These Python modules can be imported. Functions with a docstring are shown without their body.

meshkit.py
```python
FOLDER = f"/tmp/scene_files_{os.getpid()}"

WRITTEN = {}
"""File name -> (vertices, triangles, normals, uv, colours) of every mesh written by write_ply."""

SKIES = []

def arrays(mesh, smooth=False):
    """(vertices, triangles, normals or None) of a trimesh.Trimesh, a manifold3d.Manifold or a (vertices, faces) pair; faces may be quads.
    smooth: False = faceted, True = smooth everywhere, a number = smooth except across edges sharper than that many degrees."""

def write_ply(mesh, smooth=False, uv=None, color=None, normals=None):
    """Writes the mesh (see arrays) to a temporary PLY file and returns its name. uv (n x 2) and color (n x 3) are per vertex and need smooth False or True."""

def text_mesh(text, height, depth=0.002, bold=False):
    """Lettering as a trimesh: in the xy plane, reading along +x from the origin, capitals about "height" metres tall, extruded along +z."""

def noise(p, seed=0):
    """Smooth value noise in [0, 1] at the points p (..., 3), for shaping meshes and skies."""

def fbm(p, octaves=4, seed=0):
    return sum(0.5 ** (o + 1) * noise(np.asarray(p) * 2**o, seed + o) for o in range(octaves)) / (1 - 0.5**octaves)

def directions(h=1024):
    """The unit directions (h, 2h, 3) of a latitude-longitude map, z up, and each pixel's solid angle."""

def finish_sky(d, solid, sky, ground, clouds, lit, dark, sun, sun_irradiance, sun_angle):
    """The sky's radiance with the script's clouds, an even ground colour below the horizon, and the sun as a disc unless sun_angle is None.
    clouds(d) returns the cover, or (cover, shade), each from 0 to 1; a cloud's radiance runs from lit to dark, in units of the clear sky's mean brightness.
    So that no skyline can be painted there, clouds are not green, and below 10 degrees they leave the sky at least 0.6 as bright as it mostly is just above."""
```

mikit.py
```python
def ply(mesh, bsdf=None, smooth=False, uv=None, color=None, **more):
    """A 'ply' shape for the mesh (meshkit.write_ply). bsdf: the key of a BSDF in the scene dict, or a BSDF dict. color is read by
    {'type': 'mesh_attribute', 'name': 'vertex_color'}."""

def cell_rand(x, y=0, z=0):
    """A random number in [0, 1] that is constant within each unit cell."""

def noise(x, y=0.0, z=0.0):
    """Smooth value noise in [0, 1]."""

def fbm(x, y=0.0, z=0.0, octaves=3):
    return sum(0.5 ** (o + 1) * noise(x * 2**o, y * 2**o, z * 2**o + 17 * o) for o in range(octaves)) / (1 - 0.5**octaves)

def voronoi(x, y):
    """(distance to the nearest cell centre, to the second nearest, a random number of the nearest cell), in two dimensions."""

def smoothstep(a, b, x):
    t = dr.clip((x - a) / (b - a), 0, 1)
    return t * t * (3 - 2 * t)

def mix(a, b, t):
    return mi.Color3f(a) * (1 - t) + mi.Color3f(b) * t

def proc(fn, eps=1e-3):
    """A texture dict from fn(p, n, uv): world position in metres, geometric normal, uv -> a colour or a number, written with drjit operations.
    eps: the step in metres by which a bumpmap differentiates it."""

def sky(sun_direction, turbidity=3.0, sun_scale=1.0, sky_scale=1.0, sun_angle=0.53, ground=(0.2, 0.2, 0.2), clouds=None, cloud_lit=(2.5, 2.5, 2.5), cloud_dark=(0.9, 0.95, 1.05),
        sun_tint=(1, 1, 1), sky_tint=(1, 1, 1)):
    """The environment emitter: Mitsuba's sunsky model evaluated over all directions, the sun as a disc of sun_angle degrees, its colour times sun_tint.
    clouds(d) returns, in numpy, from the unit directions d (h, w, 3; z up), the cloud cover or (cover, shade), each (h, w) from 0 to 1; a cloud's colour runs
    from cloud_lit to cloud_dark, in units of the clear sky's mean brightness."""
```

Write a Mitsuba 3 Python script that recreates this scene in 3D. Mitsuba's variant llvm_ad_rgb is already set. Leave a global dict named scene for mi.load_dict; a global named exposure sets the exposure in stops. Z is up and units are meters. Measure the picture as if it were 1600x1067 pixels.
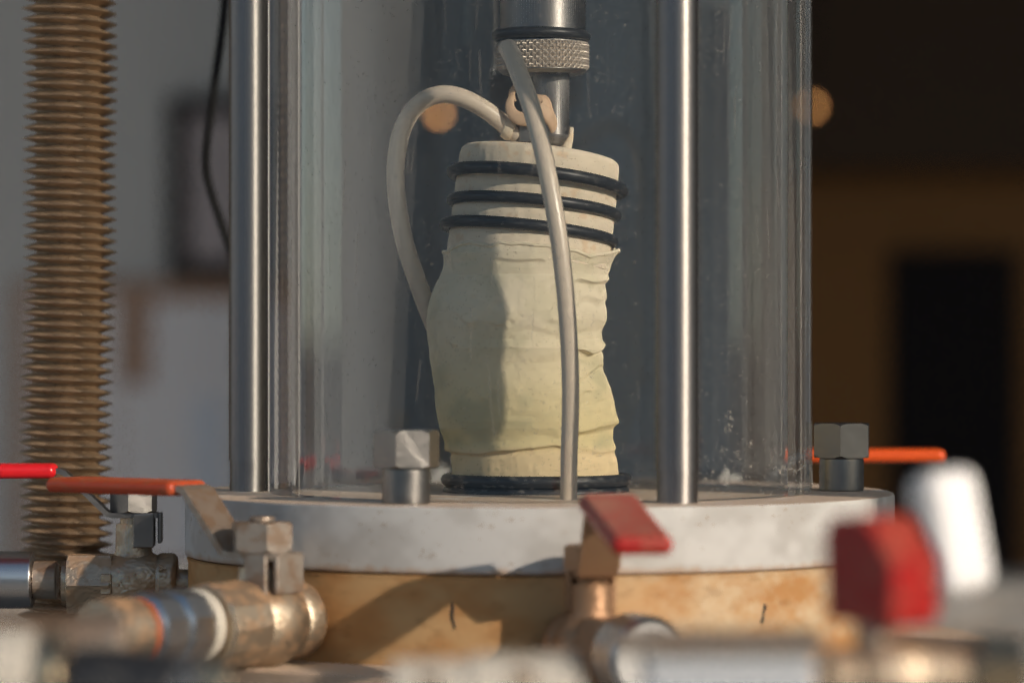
import math
import numpy as np
import trimesh, manifold3d
import shapely
import shapely.geometry as sg
import drjit as dr
import mitsuba as mi
import mikit, meshkit
from mikit import proc, noise, fbm, voronoi, cell_rand, smoothstep, mix

# ------------------------------------------------------------------ units: 1 unit = one pixel of the photo at the cell's axis
S = 1 / 5800.0            # metres per unit; the camera stands 5800 units (1 m) in front of the axis plane
D = 5800.0
ZO = 0.9 + 700 * S        # the bench top lies at z = 0.9 m (unit z = -700)
CX = 43.0                 # axis of the cell
rng = np.random.default_rng(7)
scene, labels = {'type': 'scene'}, {}

def W(p):
    p = np.asarray(p, float) * S
    return p + np.array([0, 0, ZO])

def P(px, py, y=0.0):
    """picture position at depth y -> units"""
    k = (D + y) / D
    return np.array([(px - 800) * k, y, (533 - py) * k])

# ------------------------------------------------------------------ camera, daylight, exposure
SUN_AZ, SUN_EL = math.radians(46.8), math.radians(21)
SUN = np.array([math.sin(SUN_AZ) * math.cos(SUN_EL), -math.cos(SUN_AZ) * math.cos(SUN_EL), math.sin(SUN_EL)])
exposure = 2.0
scene['camera'] = {
    'type': 'thinlens', 'fov': 2 * math.degrees(math.atan(800 / D)), 'fov_axis': 'x',
    'aperture_radius': 47 * S, 'focus_distance': (D - 120) * S,
    'near_clip': 0.01, 'far_clip': 60.0,
    'to_world': mi.ScalarTransform4f().look_at(origin=W([0, -D, 0]).tolist(), target=W([0, 0, 0]).tolist(), up=[0, 0, 1])}
scene['sky'] = mikit.sky(SUN.tolist(), turbidity=3, sun_scale=1.04, sky_scale=1.2, sun_angle=1.0, ground=(0.22, 0.2, 0.18),
                         sun_tint=(0.685, 0.80, 1.13), sky_tint=(1.12, 1.0, 0.91))

# ------------------------------------------------------------------ materials
def U(p):
    return (p.x / S, p.y / S, (p.z - ZO) / S)

def two(b):
    return {'type': 'twosided', 'bsdf': b}

def prin(col, rough=0.5, metallic=0.0, **k):
    c = col if isinstance(col, dict) else {'type': 'rgb', 'value': list(col)}
    return {'type': 'principled', 'base_color': c, 'roughness': rough, 'metallic': metallic, **k}

def bump(b, fn, scale=1.0, eps=2e-4):
    return {'type': 'bumpmap', 'arbitrary': proc(fn, eps), 'scale': scale, 'bsdf': b}

def f_plate(p, n, uv):
    x, y, z = U(p)
    a = fbm(x / 60, y / 60, z / 60)
    sp = fbm(x / 9, y / 9, z / 9)
    c = mix((0.50, 0.49, 0.475), (0.40, 0.385, 0.365), smoothstep(0.35, 0.7, a))
    c = mix(c, (0.30, 0.23, 0.16), 0.6 * smoothstep(0.62, 0.78, sp) * smoothstep(0.4, 0.7, fbm(x / 40 + 9, y / 40, z / 40)))
    top = smoothstep(0.5, 0.9, n.z)
    dust = top * smoothstep(0.25, 0.6, fbm(x / 50, y / 50 + 3, 0.5) + 0.12)
    c = mix(c, (0.38, 0.26, 0.17), 0.75 * dust)
    edge = smoothstep(-318, -331, z + 8 * (noise(x / 12, y / 12) - 0.5))
    c = mix(c, (0.33, 0.20, 0.11), 0.7 * edge * (1 - top))
    scr = smoothstep(0.965, 0.99, noise(x / 2.2 + y / 3, z / 55, 3.3))
    return mix(c, (0.25, 0.22, 0.2), 0.35 * scr)

def f_ring(p, n, uv):
    x, y, z = U(p)
    a = fbm(x / 70, y / 70, z / 45)
    b = fbm(x / 12, y / 12, z / 12)
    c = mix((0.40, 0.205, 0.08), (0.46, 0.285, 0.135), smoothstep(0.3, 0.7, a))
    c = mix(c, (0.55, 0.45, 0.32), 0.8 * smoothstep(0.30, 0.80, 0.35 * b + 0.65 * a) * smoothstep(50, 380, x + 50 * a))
    c = mix(c, (0.22, 0.10, 0.03), 0.28 * smoothstep(0.55, 0.8, fbm(x / 26 + 5, y / 26, z / 18)))
    return c

def f_latex(p, n, uv):
    x, y, z = U(p)
    a = fbm(x / 55, y / 55, z / 55)
    fine = fbm(x / 7, y / 7, z / 7)
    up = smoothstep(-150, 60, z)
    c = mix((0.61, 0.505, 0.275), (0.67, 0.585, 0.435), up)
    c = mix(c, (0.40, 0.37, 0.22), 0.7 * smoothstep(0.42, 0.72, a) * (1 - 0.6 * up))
    low = smoothstep(-155, -175, z)
    c = mix(c, (0.70, 0.54, 0.32), 0.85 * low)
    c = mix(c, (0.42, 0.36, 0.2), 0.3 * smoothstep(0.62, 0.76, fine))
    sp = smoothstep(0.80, 0.88, noise(x / 3.1, y / 3.1, z / 3.1)) * smoothstep(0.5, 0.65, noise(x / 40, y / 40, z / 40 + 7))
    return mix(c, (0.28, 0.2, 0.1), 0.5 * sp)

def f_sleeve(p, n, uv):
    x, y, z = U(p)
    a = fbm(x / 45, y / 45, z / 45)
    c = mix((0.68, 0.58, 0.45), (0.62, 0.53, 0.40), a)
    c = mix(c, (0.60, 0.40, 0.23), 0.5 * smoothstep(0.58, 0.74, fbm(x / 16, y / 16 + 4, z / 16)))
    sp = smoothstep(0.84, 0.9, noise(x / 2.6, y / 2.6, z / 3.5))
    return mix(c, (0.35, 0.24, 0.13), 0.5 * sp)

def f_rubber(p, n, uv):
    x, y, z = U(p)
    d = smoothstep(0.55, 0.8, fbm(x / 14, y / 14, z / 6)) * (0.2 + 0.4 * smoothstep(-180, -210, z))
    return mix((0.016, 0.017, 0.02), (0.15, 0.14, 0.125), d)

def f_dusty_nickel(p, n, uv):
    x, y, z = U(p)
    d = smoothstep(-0.3, 0.8, n.z) * 0.55 + 0.55 * smoothstep(0.4, 0.7, fbm(x / 20, y / 20, z / 20)) + 0.15
    return mix((0.38, 0.35, 0.31), (0.27, 0.175, 0.115), dr.clip(d, 0, 1))

def f_dust_w(p, n, uv):
    x, y, z = U(p)
    return dr.clip(smoothstep(0.0, 0.9, n.z) * 0.5 + 0.6 * smoothstep(0.42, 0.66, fbm(x / 18, y / 18, z / 18)) - 0.14, 0, 1)

def f_dust(p, n, uv):
    x, y, z = U(p)
    return mix((0.38, 0.235, 0.14), (0.25, 0.145, 0.075), fbm(x / 9, y / 9, z / 9))

def f_hose(p, n, uv):
    x, y, z = U(p)
    a = fbm(x / 30, y / 30, z / 14)
    c = mix((0.30, 0.19, 0.11), (0.39, 0.27, 0.17), a)
    c = mix(c, (0.09, 0.05, 0.025), 0.5 * smoothstep(0.6, 0.75, fbm(x / 8, y / 8, z / 5)))
    return c

def f_steelrough(p, n, uv):
    x, y, z = U(p)
    return 0.20 + 0.16 * fbm(x / 30, y / 30, z / 6) + 0.12 * noise(x / 9, y / 9, z / 1.6)

def f_red(p, n, uv):
    x, y, z = U(p)
    d = smoothstep(0.4, 0.9, n.z) * 0.45 + 0.35 * smoothstep(0.5, 0.72, fbm(x / 22, y / 22, z / 22))
    return mix((0.34, 0.012, 0.010), (0.32, 0.12, 0.075), dr.clip(d, 0, 0.8))

def f_wall(p, n, uv):
    return mix((0.62, 0.63, 0.65), (0.54, 0.55, 0.57), fbm(p.x * 3, p.y * 3, p.z * 3))

def f_bench(p, n, uv):
    a = fbm(p.x * 22, p.y * 22, 0.3)
    c = mix((0.34, 0.34, 0.335), (0.26, 0.25, 0.235), smoothstep(0.3, 0.7, a))
    return mix(c, (0.34, 0.24, 0.16), 0.5 * smoothstep(0.5, 0.72, fbm(p.x * 60, p.y * 60, 2.0)))

def f_brown(p, n, uv):
    return mix((0.32, 0.155, 0.06), (0.20, 0.095, 0.038), fbm(p.x * 4, p.y * 4, p.z * 9))

M = scene
M['m_plate'] = two(bump(prin(proc(f_plate), 0.55, specular=0.35), lambda p, n, uv: 0.00010 * fbm(p.x * 5000, p.y * 5000, p.z * 5000)))
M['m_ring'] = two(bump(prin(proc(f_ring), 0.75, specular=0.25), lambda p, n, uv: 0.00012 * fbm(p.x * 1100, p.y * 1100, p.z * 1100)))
M['m_latex'] = two(bump(prin(proc(f_latex), 0.75, specular=0.2), lambda p, n, uv: 0.00022 * fbm(p.x * 900, p.y * 900, p.z * 700)))
M['m_sleeve'] = two(bump(prin(proc(f_sleeve), 0.75, specular=0.2), lambda p, n, uv: 0.00010 * fbm(p.x * 1200, p.y * 1200, p.z * 500)))
M['m_rubber'] = two(prin(proc(f_rubber), 0.42, specular=0.4))
M['m_black'] = two(prin((0.008, 0.0075, 0.0075), 0.65, specular=0.2))
M['m_steel'] = two({'type': 'roughconductor', 'distribution': 'ggx', 'alpha_u': 0.13, 'alpha_v': 0.36,
                    'eta': {'type': 'rgb', 'value': [2.9, 2.9, 2.75]}, 'k': {'type': 'rgb', 'value': [3.1, 3.0, 2.9]}, 'specular_reflectance': {'type': 'rgb', 'value': [0.58, 0.56, 0.55]}})
M['m_darksteel'] = two(bump(prin((0.27, 0.26, 0.25), proc(f_steelrough), 1.0), lambda p, n, uv: 0.00006 * fbm(p.x * 4000, p.y * 4000, p.z * 9000)))
M['m_knurl'] = two(prin((0.46, 0.40, 0.34), 0.45, 0.6))
M['m_chrome'] = two({'type': 'roughconductor', 'distribution': 'ggx', 'alpha': 0.09, 'eta': {'type': 'rgb', 'value': [3.1, 3.15, 3.2]}, 'k': {'type': 'rgb', 'value': [3.3, 3.3, 3.35]}})
M['m_nickel'] = {'type': 'blendbsdf', 'weight': proc(f_dust_w),
                 'a': two(bump({'type': 'roughconductor', 'distribution': 'ggx', 'alpha': 0.2, 'eta': {'type': 'rgb', 'value': [1.9, 1.75, 1.6]}, 'k': {'type': 'rgb', 'value': [2.9, 2.6, 2.2]}, 'specular_reflectance': {'type': 'rgb', 'value': [1.0, 0.89, 0.77]}},
                               lambda p, n, uv: 0.0003 * fbm(p.x * 1500, p.y * 1500, p.z * 1500))),
                 'b': two(prin(proc(f_dust), 0.8, specular=0.2))}
M['m_dusty'] = two(bump(prin(proc(f_dusty_nickel), 0.42, 0.6), lambda p, n, uv: 0.0003 * fbm(p.x * 1700, p.y * 1700, p.z * 1700)))
M['m_hose'] = two(prin(proc(f_hose), 0.3, specular=0.6))
M['m_red'] = two(prin(proc(f_red), 0.38, specular=0.45))
M['m_clean_red'] = two(prin((0.62, 0.012, 0.018), 0.3, specular=0.5))
M['m_orange'] = two(prin((0.66, 0.085, 0.012), 0.3, specular=0.5))
def f_orange(p, n, uv):
    x, y, z = U(p)
    d = smoothstep(0.5, 0.95, n.z) * 0.3 + 0.3 * smoothstep(0.5, 0.75, fbm(x / 25, y / 12, z / 12))
    return mix((0.42, 0.05, 0.012), (0.30, 0.12, 0.06), dr.clip(d, 0, 0.7))
M['m_worn_orange'] = two(prin(proc(f_orange), 0.38, specular=0.45))
M['m_grey'] = two(prin((0.44, 0.46, 0.49), 0.5))
M['m_tape'] = two(prin((0.72, 0.60, 0.46), 0.6))
M['m_orange_tape'] = two(prin((0.33, 0.085, 0.03), 0.6))
M['m_white'] = two(prin((0.86, 0.86, 0.88), 0.45))
M['m_offwhite'] = two(prin((0.50, 0.455, 0.39), 0.5))
M['m_nylon'] = two(prin((0.57, 0.475, 0.375), 0.30, specular=0.5))
M['m_clear'] = {'type': 'thindielectric', 'int_ior': 1.49, 'ext_ior': 1.0, 'specular_transmittance': {'type': 'rgb', 'value': [0.975, 0.985, 0.985]}}
M['m_wall'] = two({'type': 'diffuse', 'reflectance': proc(f_wall)})
M['m_side'] = two({'type': 'diffuse', 'reflectance': {'type': 'rgb', 'value': [0.46, 0.455, 0.45]}})
M['m_cabinet'] = two({'type': 'diffuse', 'reflectance': {'type': 'rgb', 'value': [0.085, 0.083, 0.085]}})
M['m_ground'] = two({'type': 'diffuse', 'reflectance': {'type': 'rgb', 'value': [0.40, 0.385, 0.365]}})
M['m_yard'] = two({'type': 'diffuse', 'reflectance': {'type': 'rgb', 'value': [0.42, 0.415, 0.41]}})
M['m_duskbrown'] = two({'type': 'diffuse', 'reflectance': {'type': 'rgb', 'value': [0.075, 0.05, 0.035]}})
M['m_bronze'] = two(bump(prin((0.34, 0.20, 0.115), 0.42, 0.6), lambda p, n, uv: 0.0003 * fbm(p.x * 1700, p.y * 1700, p.z * 1700)))
M['m_brownlatex'] = two(prin((0.50, 0.34, 0.22), 0.6))
M['m_bench'] = two(prin(proc(f_bench), 0.55, specular=0.3))
M['m_brown'] = two({'type': 'diffuse', 'reflectance': proc(f_brown)})
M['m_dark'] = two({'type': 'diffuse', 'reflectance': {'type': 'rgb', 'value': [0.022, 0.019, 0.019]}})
M['m_paper'] = two({'type': 'diffuse', 'reflectance': {'type': 'rgb', 'value': [0.84, 0.83, 0.88]}})
M['m_paper_blue'] = two({'type': 'diffuse', 'reflectance': {'type': 'rgb', 'value': [0.70, 0.76, 0.88]}})
M['m_lilac'] = two({'type': 'diffuse', 'reflectance': {'type': 'rgb', 'value': [0.52, 0.47, 0.50]}})
M['m_wood'] = two({'type': 'diffuse', 'reflectance': {'type': 'rgb', 'value': [0.42, 0.27, 0.20]}})
M['m_speck'] = two({'type': 'diffuse', 'reflectance': {'type': 'rgb', 'value': [0.22, 0.205, 0.185]}})
M['m_ink'] = two({'type': 'diffuse', 'reflectance': {'type': 'rgb', 'value': [0.03, 0.028, 0.03]}})
M['m_glint'] = two(prin((0.55, 0.43, 0.28), 0.25, 1.0))

# ------------------------------------------------------------------ helpers
used = {}
def key_for(name, parent=None):
    base = f'{parent}__{name}' if parent else name
    n = used.get(base, -1) + 1
    used[base] = n
    return base if n == 0 else f'{base}_{n:03d}'

def toarr(m):
    if hasattr(m, 'to_mesh'):
        q = m.to_mesh()
        return trimesh.Trimesh(np.array(q.vert_properties[:, :3]), np.array(q.tri_verts), process=False)
    return m

def put(name, mesh, mat, parent=None, label=None, cat=None, group=None, kind=None, smooth=35, uv=None):
    key = key_for(name, parent)
    m = toarr(mesh).copy()
    m.vertices = W(m.vertices)
    scene[key] = mikit.ply(m, mat, smooth=smooth, **({'uv': uv} if uv is not None else {}))
    tag(key, label, cat, group, kind)
    return key

def tag(key, label=None, cat=None, group=None, kind=None):
    d = {k: v for k, v in dict(label=label, category=cat, group=group, kind=kind).items() if v}
    if d:
        labels[key] = d

def thing(name, label, cat, group=None):
    k = key_for(name)
    tag(k, label, cat, group)
    return k

def cat_(*ms):
    return trimesh.util.concatenate([toarr(m) for m in ms])

def lathe(prof, n=96, closed=False):
    """surface of revolution round z; prof [(r, z)...]; smooth normals come from the smoothing angle"""
    prof = np.asarray(prof, float)
    a = np.linspace(0, 2 * np.pi, n, endpoint=False)
    k = len(prof)
    v = np.stack([prof[None, :, 0] * np.cos(a)[:, None], prof[None, :, 0] * np.sin(a)[:, None], np.broadcast_to(prof[None, :, 1], (n, k))], -1).reshape(-1, 3)
    i, j = np.meshgrid(np.arange(n), np.arange(k if closed else k - 1), indexing='ij')
    i2, j2 = (i + 1) % n, (j + 1) % k
    q = np.stack([i * k + j, i2 * k + j, i2 * k + j2, i * k + j2], -1).reshape(-1, 4)
    f = np.vstack([q[:, [0, 1, 2]], q[:, [0, 2, 3]]])
    m = trimesh.Trimesh(v, f, process=False)
    m.merge_vertices()
    m.update_faces(m.nondegenerate_faces())
    return m

def solid(r, z0, z1, c=2.0, n=96):
    """chamfered cylinder"""
    return lathe([(0, z0), (r - c, z0), (r - 0.3 * c, z0 + 0.3 * c), (r, z0 + c), (r, z1 - c), (r - 0.3 * c, z1 - 0.3 * c), (r - c, z1), (0, z1)], n)

def torus(R, r, n=128, k=20):
    a = np.linspace(0, 2 * np.pi, k, endpoint=False)
    return lathe(np.stack([R + r * np.cos(a), r * np.sin(a)], -1), n, closed=True)

def hexa(af, z0, z1, c=3.0, rot=0.0, n=6):
    """hexagonal head: across-corners radius af, chamfered by a cone"""
    a = rot + np.arange(n) * 2 * np.pi / n
    p = np.stack([np.cos(a), np.sin(a)], -1)
    cs = manifold3d.CrossSection([(p * af).tolist()])
    body = manifold3d.Manifold.extrude(cs, z1 - z0).translate([0, 0, z0])
    cone = manifold3d.Manifold.revolve(manifold3d.CrossSection([[(0, z0), (af - c, z0), (af + 0.4, z0 + c * 0.8), (af + 0.4, z1 - c * 0.8), (af - c, z1), (0, z1)]]), 64)
    return toarr(body ^ cone)

def rbox(dx, dy, dz, r=3.0, seg=16):
    s = manifold3d.Manifold.sphere(r, seg)
    pts = [s.translate([sx * (dx / 2 - r), sy * (dy / 2 - r), sz * (dz / 2 - r)]) for sx in (-1, 1) for sy in (-1, 1) for sz in (-1, 1)]
    return toarr(manifold3d.Manifold.batch_hull(pts))

def spline(pts, n=120):
    from scipy.interpolate import CubicSpline
    pts = np.asarray(pts, float)
    t = np.r_[0, np.cumsum(np.linalg.norm(np.diff(pts, axis=0), axis=1))]
    return CubicSpline(t, pts, bc_type='natural')(np.linspace(0, t[-1], n))

def sweep(path, radii, k=24, caps=True, flat=1.0):
    path = np.asarray(path, float)
    n = len(path)
    t = np.gradient(path, axis=0)
    t /= np.linalg.norm(t, axis=1, keepdims=True)
    a = np.cross(t[0], [0.3, 1, 0.1]); a /= np.linalg.norm(a)
    A = []
    for i in range(n):
        a = a - t[i] * (a @ t[i]); a /= np.linalg.norm(a); A.append(a)
    A = np.array(A); B = np.cross(t, A)
    ang = np.arange(k) * 2 * np.pi / k
    rad = np.broadcast_to(radii, (n,))
    v = path[:, None] + rad[:, None, None] * (np.cos(ang)[None, :, None] * A[:, None] + flat * np.sin(ang)[None, :, None] * B[:, None])
    i, j = np.meshgrid(np.arange(n - 1), np.arange(k), indexing='ij')
    q = np.stack([i * k + j, i * k + (j + 1) % k, (i + 1) * k + (j + 1) % k, (i + 1) * k + j], -1).reshape(-1, 4)
    f = np.vstack([q[:, [0, 1, 2]], q[:, [0, 2, 3]]])
    v = v.reshape(-1, 3)
    if caps:
        c0, c1 = len(v), len(v) + 1
        v = np.vstack([v, path[0], path[-1]])
        jj = np.arange(k)
        f = np.vstack([f, np.stack([jj, np.full(k, c0), (jj + 1) % k], -1), np.stack([(n - 1) * k + jj, (n - 1) * k + (jj + 1) % k, np.full(k, c1)], -1)])
    m = trimesh.Trimesh(v, f, process=False)
    m.fix_normals()
    return m

def strap(path, th, width, taper=None):
    """a bent metal strip: side view path in (x, z), width along y, rounded outline"""
    g = sg.LineString(path).buffer(th / 2, cap_style='flat', join_style='round')
    m = trimesh.creation.extrude_polygon(g, width, engine='earcut')
    m.vertices = np.stack([m.vertices[:, 0], m.vertices[:, 2] - width / 2, m.vertices[:, 1]], -1)
    m.invert()
    m.fix_normals()
    return m

def place(m, o=(0, 0, 0), x=(1, 0, 0), z=(0, 0, 1), s=1.0):
    """local frame -> units: local x goes to x, local z as near to z as may be"""
    m = toarr(m).copy()
    x = np.asarray(x, float); x = x / np.linalg.norm(x)
    z = np.asarray(z, float); z = z - x * (x @ z); z /= np.linalg.norm(z)
    y = np.cross(z, x)
    m.vertices = np.asarray(o) + s * (m.vertices @ np.stack([x, y, z]))
    return m

def alongx(m):
    """a lathe about z laid along +x"""
    m = toarr(m).copy()
    v = m.vertices
    m.vertices = np.stack([v[:, 2], v[:, 1], -v[:, 0]], -1)
    return m

def around(m, x, y, z=0):
    m = toarr(m).copy(); m.vertices = m.vertices + [x, y, z]; return m

# ================================================================== the setting
def slab(x0, x1, y0, y1, z0, z1):
    m = trimesh.creation.box([x1 - x0, y1 - y0, z1 - z0]); m.vertices += [(x0 + x1) / 2, (y0 + y1) / 2, (z0 + z1) / 2]; return m

m = trimesh.creation.box([60 / S, 60 / S, 100]); m.vertices += [0, 0, -700 - 0.9 / S - 50]
put('ground', m, 'm_ground', kind='structure', label='grey floor under the bench')
WY = 10000.0              # the back wall
kw = (D + WY) / D
put('wall', slab(-6300, 6800, WY, WY + 300, -700 - 0.9 / S, 5996), 'm_wall', kind='structure', label='dull grey shed wall behind the cell')
put('wall', slab(-6300, -6000, 3000, WY - 3, -700 - 0.9 / S, 5996), 'm_side', kind='structure', label='grey left side of the shed')
put('wall', slab(6500, 6800, 300, WY - 3, -700 - 0.9 / S, 5996), 'm_side', kind='structure', label='grey right side of the shed')
put('wall', slab(P(1150, 0, WY)[0], P(2080, 0, WY)[0], WY - 400, WY - 3, -700 - 0.9 / S, 5996), 'm_brown', kind='structure', label='dark brown partition at the right of the back wall')
put('ceiling', slab(-9500, 14500, -1500, WY + 6300, 6000, 6200), 'm_wall', kind='structure', label='shed roof overhead')
put('wall', slab(-60000, 60000, -45400, -45000, -700 - 0.9 / S, 8000), 'm_yard', kind='structure', label='dull yard wall facing the shed')
put('wall', slab(60000, 60400, -45400, 14000, -700 - 0.9 / S, 8000), 'm_yard', kind='structure', label='dull yard wall on the right')
put('wall', slab(-60400, -60000, -45400, 14000, -700 - 0.9 / S, 8000), 'm_yard', kind='structure', label='dull yard wall on the left')
b0 = trimesh.creation.box([9000, 8100, 120]); b0.vertices += [600, 5570 - 4050, -760]
put('bench', b0, 'm_bench', label='grey work bench carrying the test cell', cat='bench')

# ================================================================== the cell
cell = thing('pressure_cell', 'clear thick walled pressure cell on a white round base with steel tie rods', 'test cell')
ZT, ZJ = -234.0, -332.0
RB = 552.0
at = lambda m: around(m, CX, 0)
put('base_plate', at(solid(RB, ZJ + 1.5, ZT, 5, 240)), 'm_plate', cell, label='white round top plate of the base')
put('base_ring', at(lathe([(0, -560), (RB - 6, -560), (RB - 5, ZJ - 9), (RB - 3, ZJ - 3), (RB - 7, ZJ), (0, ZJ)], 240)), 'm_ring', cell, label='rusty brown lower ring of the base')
put('base_flange', at(solid(700, -700, -462, 6, 240)), 'm_plate', cell, label='white flange under the brown ring')
RO, RI = 425.0, 386.0
put('clear_cylinder', at(lathe([(RI, ZT + 0.4), (RO - 1.5, ZT + 0.4), (RO, ZT + 2), (RO, 1000), (RI, 1000)], 360, closed=True)), 'm_clear', cell, smooth=30, label='thick clear cylinder')
put('top_plate', at(solid(RB, 1001, 1150, 5, 160)), 'm_plate', cell)
RR = 456.0
for a in (25.6, -92.0, 148.0):
    x, y = RR * math.sin(math.radians(a)), -RR * math.cos(math.radians(a))
    n = 64
    prof = np.array([(29.5, ZT + 46), (31, ZT + 47.5), (31, 990)]) if a < 0 else np.array([(29.3, ZT + 46), (31, ZT + 47.5), (31, 990)])
    th = np.linspace(0, 2 * np.pi, n + 1)
    zz = np.array([ZT, ZT + 46, ZT + 49, 1001.0]); rr = np.array([29.6, 29.6, 31, 31.0])
    v = np.stack([rr[:, None] * np.cos(th), rr[:, None] * np.sin(th), np.broadcast_to(zz[:, None], (4, n + 1))], -1).reshape(-1, 3)
    uvs = np.stack([np.broadcast_to(th / (2 * np.pi), (4, n + 1)), np.broadcast_to(zz[:, None] / 1000, (4, n + 1))], -1).reshape(-1, 2)
    i, j = np.meshgrid(np.arange(3), np.arange(n), indexing='ij')
    q = np.stack([i * (n + 1) + j, i * (n + 1) + j + 1, (i + 1) * (n + 1) + j + 1, (i + 1) * (n + 1) + j], -1).reshape(-1, 4)
    m = trimesh.Trimesh(v + [CX + x, y, 0], np.vstack([q[:, [0, 1, 2]], q[:, [0, 2, 3]]]), process=False)
    put('tie_rod', m, 'm_steel', cell, smooth=True, uv=uvs)
for a in (-24.3, 94.0):
    x, y = 476 * math.sin(math.radians(a)), -476 * math.cos(math.radians(a))
    rot = {-24.3: math.radians(14), 94.0: math.radians(23)}.get(a, 0)
    bk = put('bolt', around(hexa(49, 52, 106, 5, rot), CX + x, y, ZT), 'm_darksteel', cell, smooth=20)
    put('neck', around(lathe([(0, 0), (33, 0), (35, 1.5), (35, 47), (33.5, 51.9), (0, 51.9)], 64), CX + x, y, ZT), 'm_darksteel', bk)
# alignment marks drawn on the brown ring
for a, dz, ln, bow in ((-13.6, -389, 19, 0.35), (36.0, -392, 13, -0.7)):
    pts = []
    for t in np.linspace(0, 1, 9):
        aa = math.radians(a + bow * t * t + 0.1 * math.sin(9 * t))
        pts.append((CX + (RB - 5.2) * math.sin(aa), -(RB - 5.2) * math.cos(aa), dz + ln - 2 * ln * t))
    put('pen_mark', sweep(pts, 2.0 + 0.7 * np.sin(np.linspace(0, 5 + a / 10, 9)), 8), 'm_ink', cell, smooth=True)

# dried spots and dirt on the clear cylinder, inside and outside
def specks(spots, R, out=True):
    ms = []
    for a, z, w, h in spots:
        n = 11
        t = np.arange(n) * 2 * np.pi / n
        rad = 0.75 + 0.4 * rng.random(n)
        da, dz = rad * w * np.cos(t) / R, rad * h * np.sin(t)
        sgn = 1 if out else -1
        ring = np.stack([CX + (R + sgn * 0.25) * np.sin(a + da), -(R + sgn * 0.25) * np.cos(a + da), z + dz], -1)
        mid = np.array([[CX + (R + sgn * 0.9) * np.sin(a), -(R + sgn * 0.9) * np.cos(a), z]])
        j = np.arange(n)
        f = np.stack([j, (j + 1) % n, np.full(n, n)], -1)
        ms.append(trimesh.Trimesh(np.vstack([ring, mid]), f, process=False))
    return trimesh.util.concatenate(ms)
sp = []
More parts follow.
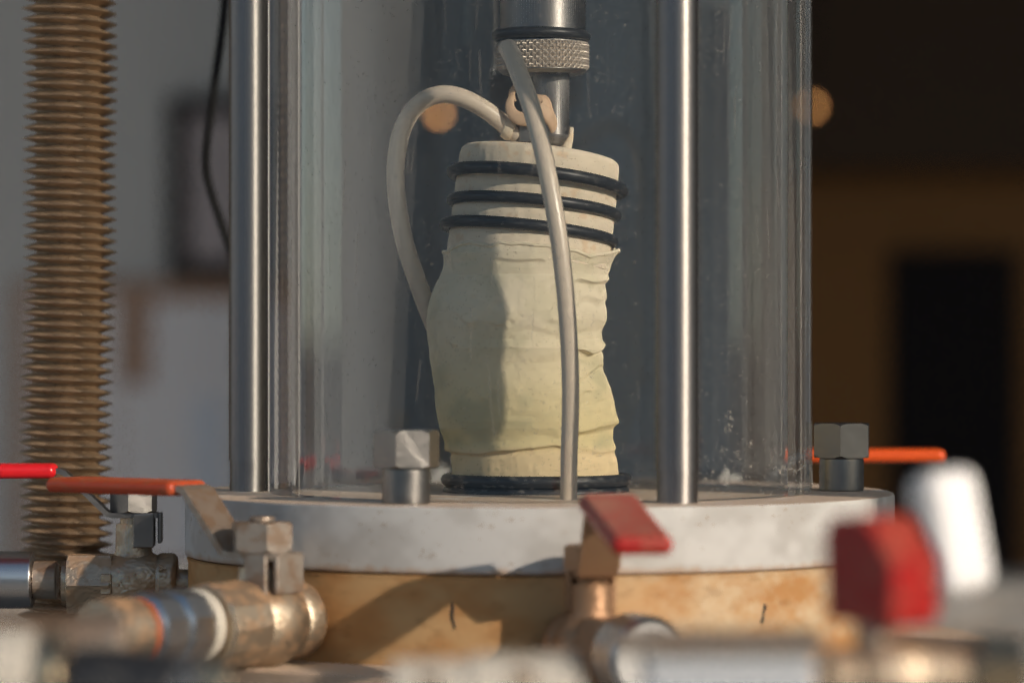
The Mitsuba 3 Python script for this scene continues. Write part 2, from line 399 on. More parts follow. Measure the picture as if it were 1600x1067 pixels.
for i in range(230):                                            # many near the foot on the right
    a = math.radians(rng.uniform(33, 78)); z = ZT + 4 + abs(rng.normal(0, 42))
    s_ = rng.uniform(0.3, 1.1) * (1.7 if rng.random() < 0.1 else 1)
    sp.append((a, z, s_ * rng.uniform(0.8, 2.2), s_ * rng.uniform(0.6, 1.4)))
for i in range(60):                                             # the tide mark of dirt
    t = i / 59
    sp.append((math.radians(57 + 17 * t), -193 + 2.5 * math.sin(9 * t) + 1.5 * rng.normal(), 2.6 * rng.uniform(0.4, 1.2), rng.uniform(0.4, 1.2)))
for a, z, w, h in ((41, -110, 4.5, 4), (40.5, -128, 4, 6), (39, -158, 5, 3), (43.5, -168, 6, 3), (47, -152, 3, 5)):
    for q_ in range(9):
        sp.append((math.radians(a + 0.45 * rng.normal()), z + 4 * rng.normal(), w * rng.uniform(0.15, 0.5), h * rng.uniform(0.15, 0.5)))
put('dirt_spots', specks(sp, RO), 'm_speck', cell, kind='stuff', label='dried dirt spots on the clear cylinder', smooth=True)
# the fine dust film: thousands of grains, thicker in patches
nD = 30000
aD = rng.uniform(-np.pi, np.pi, nD); zD = rng.uniform(ZT + 3, 600, nD)
dens = meshkit.fbm(np.stack([np.sin(aD) * 4, np.cos(aD) * 4, zD / 90], -1), 3, 11)
keep = rng.random(nD) < np.clip((dens - 0.36) * 3.2, 0.05, 1)
aD, zD = aD[keep], zD[keep]
wD = rng.uniform(0.3, 0.85, len(aD)); hD = wD * rng.uniform(0.5, 1.5, len(aD))
wD = wD * np.where(rng.random(len(aD)) < 0.3, 3.0, 1.0)          # short level wiping marks
ang5 = np.arange(5) * 2 * np.pi / 5
ga = aD[:, None] + wD[:, None] * np.cos(ang5) / RO
gz = zD[:, None] + hD[:, None] * np.sin(ang5) * 0.7
gv = np.stack([CX + (RO + 0.3) * np.sin(ga), -(RO + 0.3) * np.cos(ga), gz], -1).reshape(-1, 3)
b5 = np.arange(len(aD))[:, None] * 5
gf = np.concatenate([b5 + np.array([[0, 1, 2]]), b5 + np.array([[0, 2, 3]]), b5 + np.array([[0, 3, 4]])])
put('dust_film', trimesh.Trimesh(gv, gf, process=False), 'm_speck', cell, kind='stuff', label='fine dust on the clear cylinder', smooth=False)
sc = []
for i in range(60):                                             # scratches: thin strips on the outer face
    a0, z0 = math.radians(rng.uniform(-80, 60)), rng.uniform(-120, 520)
    L = rng.uniform(15, 90); da = rng.uniform(-8, 8)
    n = 8
    t = np.linspace(0, 1, n)
    aa, zz = a0 + t * da / RO, z0 - t * L
    pts = np.stack([CX + (RO + 0.1) * np.sin(aa), -(RO + 0.1) * np.cos(aa), zz], -1)
    sc.append(sweep(pts, rng.uniform(0.15, 0.32), 5))
put('scratches', trimesh.util.concatenate(sc), 'm_speck', cell, kind='stuff', label='fine scratches on the clear cylinder', smooth=True)

# ================================================================== the specimen
spec = thing('soil_specimen', 'soil specimen in a wrinkled cream latex membrane inside the clear cylinder', 'specimen')
put('pedestal', around(lathe([(0, ZT), (122, ZT), (124, ZT + 2), (124, ZT + 40), (0, ZT + 40)], 96), 36, 0), 'm_darksteel', spec)

SIL = np.array([(372, 704, 958), (385, 698, 962), (396, 693, 960), (410, 692, 955), (430, 689, 949), (440, 684, 950), (452, 678, 947), (470, 671, 946), (485, 668, 947), (500, 667, 946), (518, 668, 940), (530, 669, 939), (542, 671, 947),
                (552, 672, 944), (565, 673, 940), (580, 675, 943), (605, 678, 953), (640, 682, 961), (655, 684.5, 964), (666, 687, 963), (676, 690.5, 959), (685, 694, 958), (700, 701, 961), (720, 705, 965), (742, 706, 967), (758, 707, 967)], float)
def sil(py):
    return np.interp(py, SIL[:, 0], SIL[:, 1]), np.interp(py, SIL[:, 0], SIL[:, 2])

def seg_dist(x, y, pts):
    """distance to a polyline and signed side (positive below)"""
    best, side = np.full(x.shape, 1e9), np.zeros(x.shape)
    for (x0, y0), (x1, y1) in zip(pts[:-1], pts[1:]):
        dx, dy = x1 - x0, y1 - y0
        t = np.clip(((x - x0) * dx + (y - y0) * dy) / (dx * dx + dy * dy), 0, 1)
        ex, ey = x - x0 - t * dx, y - y0 - t * dy
        d = np.hypot(ex, ey)
        s = (dx * ey - dy * ex) / math.hypot(dx, dy)
        side = np.where(d < best, s, side); best = np.minimum(d, best)
    return best, side

def edge_y(px):
    """upper edge of the outer membrane, in picture rows"""
    xs = [680, 697, 712, 728, 745, 762, 775, 790, 812, 850, 895, 920, 940, 968, 985]
    ys = [396, 393, 384, 381, 384, 386, 381, 385, 384, 387, 393, 403, 397, 390, 388]
    return np.interp(px, xs, ys)

NT, NZ = 420, 300
th = np.linspace(0, 2 * np.pi, NT, endpoint=False)       # 0 = towards the camera, positive to the right
tt = np.linspace(0, 1, NZ)
TH, TT = np.meshgrid(th, tt, indexing='ij')
px0 = 825 + 135 * np.sin(TH)
front = np.cos(TH)
pyt = np.where(front > -0.3, edge_y(px0), 389 + 4 * np.sin(3 * TH))
PY = pyt + (758 - pyt) * TT
L, R = sil(PY)
cx, hw = (L + R) / 2, (R - L) / 2
PXX = cx + hw * np.sin(TH)
disp = np.zeros_like(PXX)
fm = np.clip(front * 2 + 0.9, 0, 1)
def crease(pts, depth, w, lip=0.0, lipw=None):
    global disp
    d, s = seg_dist(PXX, PY, pts)
    disp -= fm * depth * np.exp(-(d / w) ** 2)
    if lip:
        disp += fm * lip * np.exp(-((d - 1.7 * w) / (lipw or w)) ** 2) * (s < 0)
crease([(903, 441), (925, 446), (952, 442)], 4.5, 4, 4, 6)
crease([(915, 470), (935, 478), (952, 470)], 2.2, 5, 2, 6)
crease([(905, 548), (918, 556), (932, 553), (950, 541)], 8, 4.5, 7, 7)
crease([(900, 600), (918, 588), (936, 574)], 4, 5, 3, 6)
crease([(902, 622), (915, 610)], 3, 3, 2, 4)
crease([(700, 706), (742, 709), (800, 702), (870, 694)], 5.0, 4.0, 6.0, 7)
crease([(880, 678), (912, 676), (940, 670), (985, 664)], 5, 5.0, 3.5, 9)
crease([(780, 410), (810, 413), (845, 411)], 3.0, 3.0, 2, 4)
crease([(722, 410), (745, 408)], 1.6, 5)
crease([(890, 715), (910, 705), (940, 712), (965, 708)], 2.0, 6, 2, 6)
crease([(825, 515), (850, 522), (880, 530)], 1.8, 5, 1, 6)
crease([(800, 645), (840, 650)], 1.2, 6)
crease([(690, 420), (700, 400)], 3.0, 5)
for x, y, dp, w in ((740, 467, 5.5, 4.2), (779, 477, 5.0, 4.5), (726, 504, 5.5, 4.0), (798, 504, 5, 4.0), (836, 627, 1.8, 4), (756, 598, 1.2, 5), (860, 500, 1.5, 5), (812, 560, 1.0, 6), (702, 590, 1.5, 6)):
    disp -= fm * dp * np.exp(-(((PXX - x) / w) ** 2 + ((PY - y) / (w * 0.8)) ** 2))
crease([(768, 506), (776, 511), (788, 509)], 2.2, 2.4, 1.5, 3)
crease([(716, 494), (724, 503)], 1.6, 3, 1.2, 3)
for x, y, hgt, w in ((711, 534, 4.5, 4.5), (757, 615, 4.5, 5), (862, 498, 3.2, 5), (735, 500, 3.5, 9)):
    disp += fm * hgt * np.exp(-(((PXX - x) / w) ** 2 + ((PY - y) / w) ** 2))
hang = np.clip((SIL[:, 0].searchsorted(0)), 0, 0)
q3 = np.stack([PXX / 70, TH * 2, PY / 55], -1)
disp += 5.0 * (meshkit.fbm(q3, 3, 3) - 0.5) + 1.6 * (meshkit.fbm(np.stack([PXX / 16, TH * 6, PY / 16], -1), 2, 5) - 0.5)
from scipy.ndimage import gaussian_filter
rip = meshkit.fbm(np.stack([PXX / 26, TH * 3, PY / 7.5 + PXX / 40], -1), 3, 21) - 0.5
disp += 3.2 * rip * np.clip((np.sin(TH) - 0.15) * 2.2, 0, 1) * fm + 1.0 * rip * fm
disp = gaussian_filter(disp, (1.3, 2.0), mode=('wrap', 'nearest'))
rz = 1 + disp / hw
flare = np.exp(-((PY - 393) / 12.0) ** 2) * np.exp(-((np.sin(TH) - 1.0) / 0.35) ** 2)
X = cx - 800 + hw * rz * np.sin(TH) + 5 * flare
Y = -hw * 0.97 * rz * np.cos(TH)
Z = 533 - PY - 0.8 * np.clip(disp, 0, 9)
v = np.stack([X, Y, Z], -1).reshape(-1, 3)
i, j = np.meshgrid(np.arange(NT), np.arange(NZ - 1), indexing='ij')
i2 = (i + 1) % NT
q = np.stack([i * NZ + j, i2 * NZ + j, i2 * NZ + j + 1, i * NZ + j + 1], -1).reshape(-1, 4)
mem = trimesh.Trimesh(v, np.vstack([q[:, [0, 1, 2]], q[:, [0, 2, 3]]]), process=False)
put('membrane', mem, 'm_latex', spec, smooth=True, label='bulging pale green cream lower membrane with folds')
top = v.reshape(NT, NZ, 3)[:, 0]
roll = np.vstack([top, top[:1]])
roll = roll + np.stack([np.zeros(NT + 1), np.zeros(NT + 1), 0.8 * np.sin(np.linspace(0, 60, NT + 1))], -1)
nr = 2.3 + 1.6 * meshkit.noise(np.stack([np.linspace(0, 40, NT + 1)] * 3, -1), 4)
put('rolled_edge', sweep(roll, nr, 8, caps=False), 'm_latex', spec, smooth=True)

# the tilted cap, its sleeve and its three rings
ax = np.array([0.115, 0.085, 1.0]); ax /= np.linalg.norm(ax)
def capframe(m, px, py, tilt=ax, y=0.0):
    return place(m, P(px, py, y), np.cross([0, 1, 0], tilt), tilt)
nS, kS = 256, 70
a = np.linspace(0, 2 * np.pi, nS, endpoint=False)
prof = [(0, 152), (60, 152.5), (112, 152), (119, 150.5), (123, 147), (124.5, 141)] + [(125 + 2.0 * (141 - z) / 141, z) for z in np.linspace(137, -22, 64)]
pr = np.array(prof)
A, kk = np.meshgrid(a, np.arange(len(pr)), indexing='ij')
rr, zz = pr[kk][..., 0], pr[kk][..., 1]
wob = 1.4 * (meshkit.fbm(np.stack([np.cos(A) * 3, np.sin(A) * 3, zz / 60], -1), 3, 9) - 0.5) * (rr > 100) + 0.5 * np.sin(A * 41 + 2 * np.sin(A * 5)) * (meshkit.noise(np.stack([np.cos(A) * 4, np.sin(A) * 4, zz / 90], -1), 2)) * (rr > 120)
for zo in (112, 70, 29):
    wob -= 1.6 * np.exp(-((zz - zo) / 9) ** 2) * (rr > 120)
rr = rr + wob
v = np.stack([rr * np.cos(A), rr * np.sin(A), zz], -1).reshape(-1, 3)
k_ = len(pr)
i, j = np.meshgrid(np.arange(nS), np.arange(k_ - 1), indexing='ij'); i2 = (i + 1) % nS
q = np.stack([i * k_ + j, i * k_ + j + 1, i2 * k_ + j + 1, i2 * k_ + j], -1).reshape(-1, 4)
cap = trimesh.Trimesh(v, np.vstack([q[:, [0, 1, 2]], q[:, [0, 2, 3]]]), process=False)
put('cap_sleeve', capframe(cap, 827, 390), 'm_sleeve', spec, smooth=40, label='cream latex sleeve over the tilted top cap')

def ring(px, py, R, r, tilt, label, mat='m_rubber', y=0.0):
    put('rubber_ring', capframe(torus(R, r, 160, 24), px, py, np.asarray(tilt, float), y), mat, None, label, 'rubber ring', smooth=True)
ring(840, 284, 132.5, 9.6, (0.118, 0.085, 1), 'uppermost of the three black rubber rings round the cream cap')
ring(834.5, 325, 128, 8.8, (0.098, 0.075, 1), 'middle of the three black rubber rings round the cream cap')
ring(826, 364, 131, 9.0, (0.108, 0.07, 1), 'lowest of the three black rubber rings round the cream cap')
ring(838, 748, 139, 9.5, (0.0, 0.0, 1), 'dusty upper black rubber ring at the foot of the specimen')
ring(838, 766, 136, 9.0, (0.004, 0.0, 1), 'lower black rubber ring at the foot of the specimen, touching the base plate')

# ================================================================== loading piston
pis = thing('loading_piston', 'steel loading piston with a knurled collar above the specimen', 'piston')
pc = P(848, 0)[0]
pv = lambda m: around(m, pc, 0, 0)
put('shaft', pv(lathe([(0, 480), (66, 480), (67, 482), (67, 1000), (0, 1000)], 96)), 'm_steel', pis)
# knurled collar: a grid of small pyramids
nK, rows = 126, 11
az = np.linspace(0, 2 * np.pi, nK * 4, endpoint=False)
zs = np.linspace(423, 466, rows * 4 + 1)
AZ, ZS = np.meshgrid(az, zs, indexing='ij')
ph1 = (AZ * nK / (2 * np.pi) * 0.62 + (ZS - 423) / 9.6); ph2 = (AZ * nK / (2 * np.pi) * 0.62 - (ZS - 423) / 9.6)
nw = 42
ph1 = AZ * nw / (2 * np.pi) + (ZS - 423) / 10.7; ph2 = AZ * nw / (2 * np.pi) - (ZS - 423) / 10.7
tri = lambda p: np.abs((p % 1) - 0.5) * 2
hgt = 5.0 * np.minimum(tri(ph1), tri(ph2))
rr = 68.5 + hgt * np.clip((ZS - 423) / 2, 0, 1) * np.clip((466 - ZS) / 2, 0, 1)
v = np.stack([rr * np.cos(AZ), rr * np.sin(AZ), ZS], -1)
k_ = len(zs); n_ = len(az)
i, j = np.meshgrid(np.arange(n_), np.arange(k_ - 1), indexing='ij'); i2 = (i + 1) % n_
q = np.stack([i * k_ + j, i2 * k_ + j, i2 * k_ + j + 1, i * k_ + j + 1], -1).reshape(-1, 4)
kn = trimesh.Trimesh(v.reshape(-1, 3), np.vstack([q[:, [0, 1, 2]], q[:, [0, 2, 3]]]), process=False)
col = put('collar', pv(cat_(lathe([(0, 416), (62, 416), (68.5, 422), (68.5, 467), (66, 469), (0, 469)], 128))), 'm_darksteel', pis)
put('knurling', pv(kn), 'm_knurl', col, smooth=False)
put('ram', around(lathe([(0, 306), (14, 306), (20, 309), (28.5, 322), (28.5, 416), (0, 416)], 64), P(861, 0)[0], 2, 0), 'm_steel', pis)
ring(845.5, 57, 68.5, 8.5, (0.012, 0.02, 1), 'thick black rubber ring above the knurled collar')

# knot of latex and the small fitting on top of the cap
put('latex_roll', sweep(spline([P(800, 150, -20), P(797, 168, -30), P(806, 182, -34), P(822, 186, -36), P(838, 176, -36), P(846, 160, -34), P(852, 172, -34), P(862, 190, -30), P(866, 205, -20)], 60), np.r_[np.linspace(5, 11, 20), np.linspace(11, 16, 20), np.linspace(16, 8, 20)], 16, flat=0.5), 'm_brownlatex', spec, smooth=True)
put('latex_loop', sweep(spline([P(803, 160, -10), P(800, 145, -8), P(812, 134, -6), P(830, 138, -6), P(845, 152, -10), P(858, 176, -14)], 50), np.linspace(5, 10, 50), 14, flat=0.45), 'm_brownlatex', spec, smooth=True)
put('latex_tab', sweep(spline([P(884, 232, 6), P(890, 215, 6), P(893, 199, 8)], 20), np.linspace(9, 3, 20), 12), 'm_sleeve', spec, smooth=True)
put('drain_fitting', cat_(place(hexa(19, 0, 30, 2), P(822, 222, -8), (1, 0, 0)), place(alongx(solid(11, 0, 34, 2, 32)), P(826, 204, -8), (-0.94, 0.0, 0.2)), sweep(spline([P(822, 196, -8), P(824, 186, -8), P(830, 178, -8)], 14), 11, 16)), 'm_darksteel', spec)
put('cuff', place(alongx(lathe([(14, 0), (18, 1), (19, 8), (17, 15), (14, 16)], 32)), P(803, 204, -8), (-0.9, 0.0, 0.4)), 'm_sleeve', spec)

# ================================================================== plastic tubes
t1 = spline([P(812, 213, -8), P(795, 200, -8), P(765, 176, -12), P(735, 158, -16), P(705, 148, -16), P(678, 150, -10), P(652, 166, 0), P(632, 196, 8), P(622, 235, 10), P(619, 280, 8), P(624, 330, 5), P(634, 380, 5), P(650, 430, 10), P(668, 480, 20), P(690, 535, 40), P(710, 600, 90)], 160)
put('plastic_tube', sweep(t1, np.linspace(14, 14.5, 160), 28), 'm_nylon', None, 'milky plastic tube looping from the cap out to the left', 'tube', 'drain tubes inside the cell', smooth=60)
t2 = spline([P(793, 74, -150), P(799, 84, -165), P(810, 112, -195), P(823, 146, -225), P(838, 196, -255), P(849, 240, -275), P(859, 290, -288), P(869, 345, -296), P(878, 410, -300), P(885, 480, -302), P(890, 560, -302), P(891, 640, -300), P(889, 710, -297), P(888, 781, -296)], 160)
put('plastic_tube', sweep(t2, np.linspace(14.3, 12.6, 160), 28), 'm_nylon', None, 'milky plastic tube hanging down in front of the specimen', 'tube', 'drain tubes inside the cell', smooth=60)

# ================================================================== valves
def ball_valve(origin, outdir, handledir, s, label, mats, body='m_nickel', zh=0.0, rise=63, run=66, grip=(235, 72, 21), tilt=0.0, pads=(), sides=6):
    """local x: from the cell outward along the bore; z: the stem. Origin: where the bore leaves the cell."""
    v = thing('ball_valve', label, 'valve', 'lever valves round the base')
    pl = lambda m: place(m, origin, outdir, (0, 0, 1), s)
    put('nipple', pl(alongx(lathe([(0, -14), (21, -14), (21, 22), (0, 22)], 48))), body, v)
    put('body', pl(cat_(alongx(lathe([(0, 18), (40, 18), (44, 22), (45, 26), (45, 42), (42, 47), (45, 54), (49, 66), (51, 82), (49, 98), (45, 108), (43, 112), (43, 114), (0, 114)], 72)),
                        alongx(hexa(49, 112, 178, 4, math.radians(30), sides)))), body, v)
    put('boss', pl(alongx(lathe([(0, 176), (33, 176), (33, 186), (0, 186)], 48))), body, v)
    put('neck', pl(around(cat_(lathe([(0, 30), (32, 38), (27, 48), (26, 88 + zh), (0, 88 + zh)], 48), solid(20, 86 + zh, 99 + zh, 1.5, 32)), 82, 0)), body, v)
    for m in pads:
        put('lettering', pl(m), body, v)
    h = np.asarray(handledir, float); h = h / np.linalg.norm(h)
    o = np.asarray(origin) + s * 82 * (np.asarray(outdir) / np.linalg.norm(outdir)) + [0, 0, s * zh]
    ph = lambda m: place(m, o, h, (0, 0, 1), s)
    e = np.array([math.cos(tilt), math.sin(tilt)])
    p0 = np.array([38 + run, 103 + rise])
    hd = put('lever', ph(strap([(-36, 101), (30, 101), (38, 103), tuple(p0 - [4, 3]), tuple(p0 + 4 * e), tuple(p0 + 40 * e)], 7.5, 50)), mats[0], v, smooth=40)
    put('tab', ph(cat_(around(rbox(30, 6, 50, 2), -16, 28, 79), around(rbox(30, 6, 50, 2), -16, -28, 79), around(rbox(6, 46, 44, 2), -39, 0, 82))), mats[0], hd)
    put('nut', ph(hexa(36, 105, 138, 4, 0.35)), mats[0], v, smooth=20)
    put('stem_end', ph(solid(14, 138, 144, 2, 32)), mats[0], v)
    g = rbox(grip[0], grip[1], grip[2], grip[2] / 2 - 0.8, 28)
    ct, st = math.cos(tilt), math.sin(tilt)
    q = g.vertices + [grip[0] / 2 + 8, 0, 0]
    g.vertices = np.stack([q[:, 0] * ct - q[:, 2] * st + p0[0], q[:, 1], q[:, 0] * st + q[:, 2] * ct + p0[1]], -1)
    put('grip', ph(g), mats[1], v)
    return v

az = math.radians
ctr = np.array([CX, 0, 0])
# back left: bore straight out to the left of the cell
def raised(text, h, x, z, ang=0.0, y=-44.5, side=-1):
    m = meshkit.text_mesh(text, h, 5.0, bold=True)
    m.vertices -= [m.bounds[:, 0].mean(), m.bounds[:, 1].mean(), 0]
    c, s_ = math.cos(ang), math.sin(ang)
    q = m.vertices
    q = np.stack([q[:, 0] * c - q[:, 1] * s_, q[:, 0] * s_ + q[:, 1] * c, q[:, 2]], -1)
    # the reader stands on the -y side of the cell: local x of this valve runs to his left
    m.vertices = np.stack([x - q[:, 0], -y + q[:, 2] - 2.5, z + q[:, 1]], -1)
    m.fix_normals()
    return m
lets = [raised('CUO', 15, 146, 2, 0, -41.0), raised('1/4', 17, 84, 4, 0.5, -49.5), raised('ITALY', 11, 36, 8, math.pi / 2, -43)]
pad = around(rbox(16, 6, 30, 2), 119, 43, 2)
vB = ball_valve(np.array([CX - 546, -10, -377.0]), (-1, -0.02, 0), (-1, -0.05, 0), 1.06, 'grey lever valve far left with a clean bright red grip', ('m_darksteel', 'm_clean_red'), pads=lets + [pad])
# front left
dA = np.array([-math.sin(az(38)), -math.cos(az(38)), 0])
vA = ball_valve(ctr + RB * dA * 0.985 + [0, 0, -400.0], dA, (-0.80, 0.60, 0), 1.28, 'dusty nickel lever valve at front left with an orange red grip pointing left', ('m_dusty', 'm_worn_orange'), zh=-26, rise=70, run=62, grip=(196, 66, 17), sides=12)
# front centre
dC = np.array([math.sin(az(3.4)), -math.cos(az(3.4)), 0])
oC = np.array([math.sin(az(24)), -math.cos(az(24)), 0])
vC = ball_valve(ctr + RB * dC * 0.985 + [0, 0, -428.0], oC, (0.15, -1, 0), 1.1, 'dusty valve at front centre with a red grip pointing at the viewer', ('m_bronze', 'm_red'), body='m_bronze', rise=95, run=60, grip=(250, 74, 24), tilt=-0.17, zh=-6)
# back right, hidden behind the base but for its grip
dE = np.array([math.sin(az(150)), -math.cos(az(150)), 0])
vE = ball_valve(ctr + RB * dE * 0.985 + [0, 0, -377.0], dE, (1, 0.0, 0), 1.1, 'valve behind the base, its orange grip pointing right behind the steel bolt', ('m_darksteel', 'm_orange'), grip=(218, 66, 20), run=80)

# ================================================================== ribbed hose and cable
HY = 230.0
pitch, nA = 16.9 * (D + HY) / D, 120
hx, hy = P(106, 0, HY)[0], HY
z0, z1 = -700.0, 640.0
nz = int((z1 - z0) / pitch * 14)
A, Zg = np.meshgrid(np.linspace(0, 2 * np.pi, nA, endpoint=False), np.linspace(z0, z1, nz), indexing='ij')
ph = (Zg / pitch + A / (2 * np.pi)) % 1
tr = 1 - np.abs(2 * ph - 1)
r = 54 + 23.5 * np.clip(tr * 1.3 - 0.3, 0, 1) ** 0.7 + 0.9 * (meshkit.noise(np.stack([np.cos(A) * 2, np.sin(A) * 2, Zg / pitch], -1), 1) - 0.5)
wx = 4 * np.sin(Zg / 190.0) + 1.5 * np.sin(Zg / 61.0)
v = np.stack([hx + wx + r * np.sin(A), hy - r * np.cos(A), Zg], -1).reshape(-1, 3)
i, j = np.meshgrid(np.arange(nA), np.arange(nz - 1), indexing='ij'); i2 = (i + 1) % nA
q = np.stack([i * nz + j, i2 * nz + j, i2 * nz + j + 1, i * nz + j + 1], -1).reshape(-1, 4)
put('ribbed_hose', trimesh.Trimesh(v, np.vstack([q[:, [0, 1, 2]], q[:, [0, 2, 3]]]), process=False), 'm_hose', None, 'upright brown ribbed hose at the left', 'hose', smooth=40)
put('cable', sweep(spline([P(354, -60, 700), P(350, 20, 700), P(338, 110, 700), P(326, 200, 700), P(323, 270, 700), P(336, 320, 700), P(358, 385, 700), P(380, 460, 700), P(392, 560, 700), P(396, 700, 700), P(396, 870, 700)], 120), 7.5, 14), 'm_black', None, 'thin black cable hanging beside the left steel rod', 'cable', smooth=True)

# ================================================================== foreground fittings, out of focus
# compression coupling of the front left valve
eA = ctr + (RB * 0.985 + 186 * 1.28) * dA + [0, 0, -396.0]
cpl = thing('coupling', 'chrome hose coupling screwed into the front left valve, with orange tape', 'coupling')
pA = lambda m: place(m, eA, dA, (0, 0, 1), 1.0)
put('collar', pA(alongx(solid(50, -6, 12, 3, 64))), 'm_offwhite', cpl)
put('nut', pA(alongx(lathe([(0, 12), (44, 12), (52, 20), (54, 40), (54, 60), (47, 66), (47, 78), (53, 84), (53, 112), (46, 118), (0, 118)], 10))), 'm_chrome', cpl, smooth=25)
put('tape_ring', pA(alongx(solid(46, 118, 128, 4, 64))), 'm_orange_tape', cpl)
put('barrel', pA(alongx(lathe([(0, 128), (42, 128), (46, 134), (46, 160), (49, 164), (49, 196), (44, 202), (0, 202)], 64))), 'm_nickel', cpl)
# chrome nut on the outer end of the front centre valve
eC = ctr + RB * 0.985 * dC + 186 * 1.1 * oC + [0, 0, -428.0]
put('round_nut', place(alongx(lathe([(0, -4), (52, -4), (58, 4), (58, 60), (50, 70), (38, 70), (38, 56), (0, 56)], 72)), eC, oC), 'm_chrome', None, 'blurred chrome round nut on the outer end of the front centre valve', 'nut')
# white tee and black hose connector at lower left
FY = -1900.0
tee = thing('tee_fitting', 'blurred cream tee fitting in the lower left corner', 'fitting')
put('body', place(alongx(solid(50, 0, 122, 14, 64)), P(-120, 1056, FY), (1, 0.0, 0)), 'm_offwhite', tee)
put('collar', place(alongx(solid(54, 0, 26, 8, 64)), P(64, 1062, FY), (1, 0, 0)), 'm_glint', tee)
put('rubber_sleeve', place(alongx(solid(48, 0, 118, 12, 64)), P(105, 1078, FY), (1, 0.0, -0.05)), 'm_rubber', tee)
put('end_nut', place(alongx(hexa(40, 0, 32, 6)), P(268, 1080, FY), (1, 0, -0.05)), 'm_chrome', tee)
put('brass_end', place(alongx(solid(30, 0, 30, 5, 48)), P(316, 1072, FY), (1, 0, -0.05)), 'm_glint', tee)
put('pipe', place(alongx(solid(34, 0, 190, 5, 48)), P(-60, 1008, -1500), (1, 0.0, 0.02)), 'm_dusty', None, 'blurred dusty brown pipe lying behind the cream tee fitting', 'pipe')
# red tap at the right with its body
tap = thing('tap', 'blurred tap with a chunky red handle at the lower right, nearest the viewer', 'tap')
sph = manifold3d.Manifold.sphere(5, 16)
hm = toarr(manifold3d.Manifold.batch_hull([sph.translate([x_, y_, z_]) for x_, z_ in ((-42, -50), (38, -54), (42, -48), (42, 6), (10, 48), (0, 51), (-36, 49), (-44, 36)) for y_ in (-33, 33)]))
put('handle', place(hm, P(1378, 887, FY), (0.70, -0.71, 0), (0, 0, 1)), 'm_red', tap, smooth=20)
put('stem', around(solid(20, -80, 14, 3, 40), *P(1365, 962, FY)), 'm_dusty', tap)
put('body', place(alongx(lathe([(0, -70), (26, -70), (30, -66), (30, -36), (38, -28), (42, 0), (38, 28), (32, 36), (32, 110), (26, 116), (0, 116)], 64)), P(1390, 1055, FY), (1, 0.1, 0)), 'm_nickel', tap)
put('end_nut', place(alongx(hexa(42, 0, 50, 6, 0.2)), P(1520, 1050, FY), (1, 0.1, 0)), 'm_glint', tap, smooth=20)
# pale blocks along the bottom edge
blk = thing('valve_block', 'blurred pale grey block with a dusty brown top at the bottom edge', 'block')
put('block', around(rbox(176, 120, 130, 8), *P(1135, 1110, FY)), 'm_grey', blk)
put('lid', around(rbox(226, 140, 18, 6), *P(1118, 1002, FY)), 'm_dusty', blk)
for x, w_, top_, lab in ((672, 84, 1030, 'blurred pale threaded plug at the bottom edge, left one of two'), (815, 120, 1022, 'blurred pale threaded plug at the bottom edge beside the dusty topped block')):
    o_ = P(x, top_, FY) - [0, 0, 44]
    k_ = thing('plug', lab, 'plug')
    put('body', place(alongx(solid(44, -w_ / 2, w_ / 2, 8, 48)), o_, (1, 0.05, 0)), 'm_offwhite', k_)
    put('collar', place(alongx(hexa(49, -14, 12, 5)), o_, (1, 0.05, 0)), 'm_nickel', k_, smooth=20)
# clear union at the far left behind
un = thing('pipe_union', 'shiny clear union at the far left edge joined to the red gripped valve', 'union')
put('sleeve', place(alongx(solid(45, 0, 120, 4, 64)), P(52, 905, 20), (-1, 0, 0)), 'm_chrome', un)
put('cap', place(alongx(solid(30, 0, 38, 4, 48)), P(90, 905, 20), (-1, 0, 0)), 'm_dusty', un)

# ================================================================== background
def panel(name, x0, y0, x1, y1, depth, th, mat, parent=None, **k):
    a, b = P(x0, y1, depth), P(x1, y0, depth)
    return put(name, slab(a[0], b[0], depth, depth + th, a[2], b[2]), mat, parent, **k)
fr = thing('picture_frame', 'blurred dark framed picture on the grey wall behind the left rod', 'picture frame')
panel('frame', 262, 150, 420, 432, WY - 60, 57, 'm_dark', fr)
panel('sheet', 296, 180, 400, 405, WY - 66, 5, 'm_lilac', fr)
bd = thing('notice_board', 'blurred notice board with pale sheets and brown edge behind the ribbed hose', 'notice board')
panel('board', 24, 440, 470, 900, WY - 60, 57, 'm_wood', bd)
panel('sheet', 50, 462, 185, 880, WY - 66, 5, 'm_paper', bd)
panel('sheet', 236, 470, 452, 880, WY - 66, 5, 'm_paper', bd)
panel('sheet', 300, 620, 345, 860, WY - 72, 5, 'm_paper_blue', bd)
panel('sheet', 190, 600, 236, 880, WY - 69, 5, 'm_paper', bd)
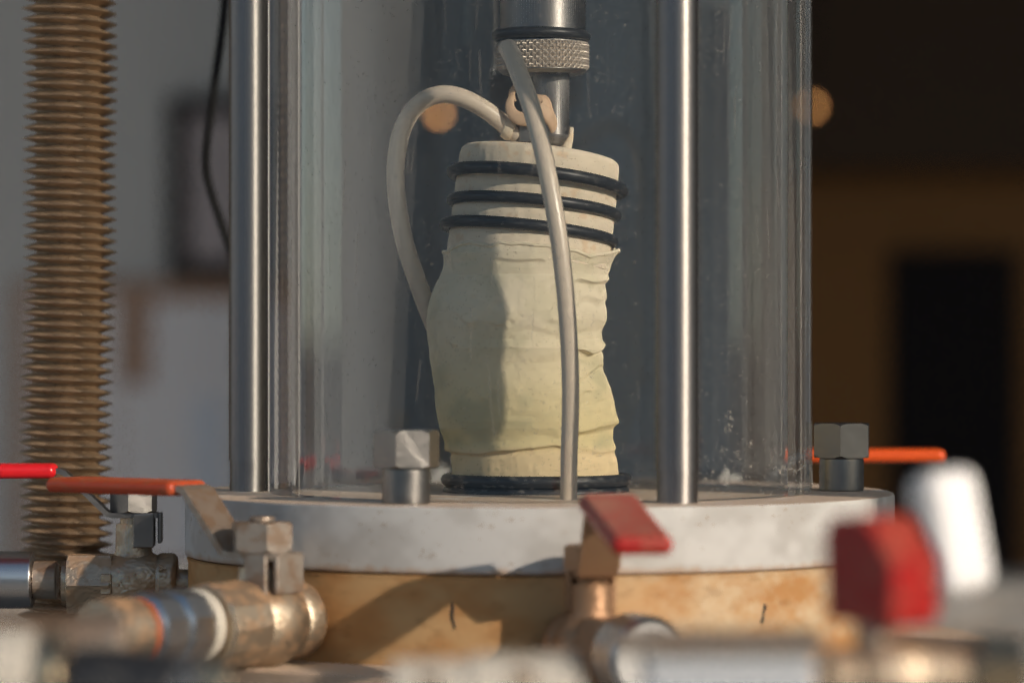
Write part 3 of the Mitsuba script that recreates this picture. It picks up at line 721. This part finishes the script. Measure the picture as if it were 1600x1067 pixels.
panel('cabinet', 588, -260, 880, 1000, WY - 1500, 1400, 'm_cabinet', None, label='dark cabinet standing behind the clear cylinder', cat='cabinet')
panel('valance', 1140, -300, 2000, 262, WY - 620, 200, 'm_duskbrown', None, label='blurred dark panel hanging high over the brown wall at the right', cat='panel')
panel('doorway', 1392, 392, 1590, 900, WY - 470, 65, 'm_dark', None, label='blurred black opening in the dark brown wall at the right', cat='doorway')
def bulb(px, py, y, r, label, e=1.0):
    b = thing('light_bulb', label, 'light bulb', 'hanging orange bulbs')
    m = trimesh.creation.icosphere(3, r); m.vertices += P(px, py, y); m.vertices = W(m.vertices)
    scene[b + '__globe'] = {**mikit.ply(m, 'm_tape', smooth=True), 'emitter': {'type': 'area', 'radiance': {'type': 'rgb', 'value': [0.62 * e, 0.27 * e, 0.08 * e]}}}
    put('socket', around(solid(r * 0.5, 0, r * 1.4, 4, 24), *(P(px, py, y) + [0, 0, r * 0.9])), 'm_black', b)
    put('cord', sweep([P(px, py, y) + [0, 0, r * 2.2], P(px, py, y) + [0, 0, 3000], P(px, py, y) + [0, 0, 5998 - P(px, py, y)[2]]], 8, 6), 'm_black', b)
bulb(1269, 166, 9000, 20, 'small orange bulb glowing beside the right edge of the clear cylinder')

bulb(686, 178, 7300, 16, 'small orange bulb seen through the clear cylinder, left of the piston', 2.2)
# pale tub on the bench
tub = toarr(rbox(176, 150, 336, 50))
put('white_tub', place(tub, P(1484, 830, 4200), (0.87, 0.45, 0.15), (-0.17, 0, 0.97)), 'm_white', None, 'bright white plastic tub leaning on the bench at the right', 'tub', smooth=40)
# the post whose shade falls on the right edge of the base
qx, qy = math.cos(SUN_AZ), math.sin(SUN_AZ)
pp = np.array([543.0, -233.0]) + 2600 * np.array([math.sin(SUN_AZ), -math.cos(SUN_AZ)]) + 115 * np.array([qx, qy])
po = rbox(230, 230, 4600, 8)
put('post', place(po, [pp[0], pp[1], 1700], (qx, qy, 0)), 'm_dark', None, 'dark upright post beside the bench, right of the cell', 'post')
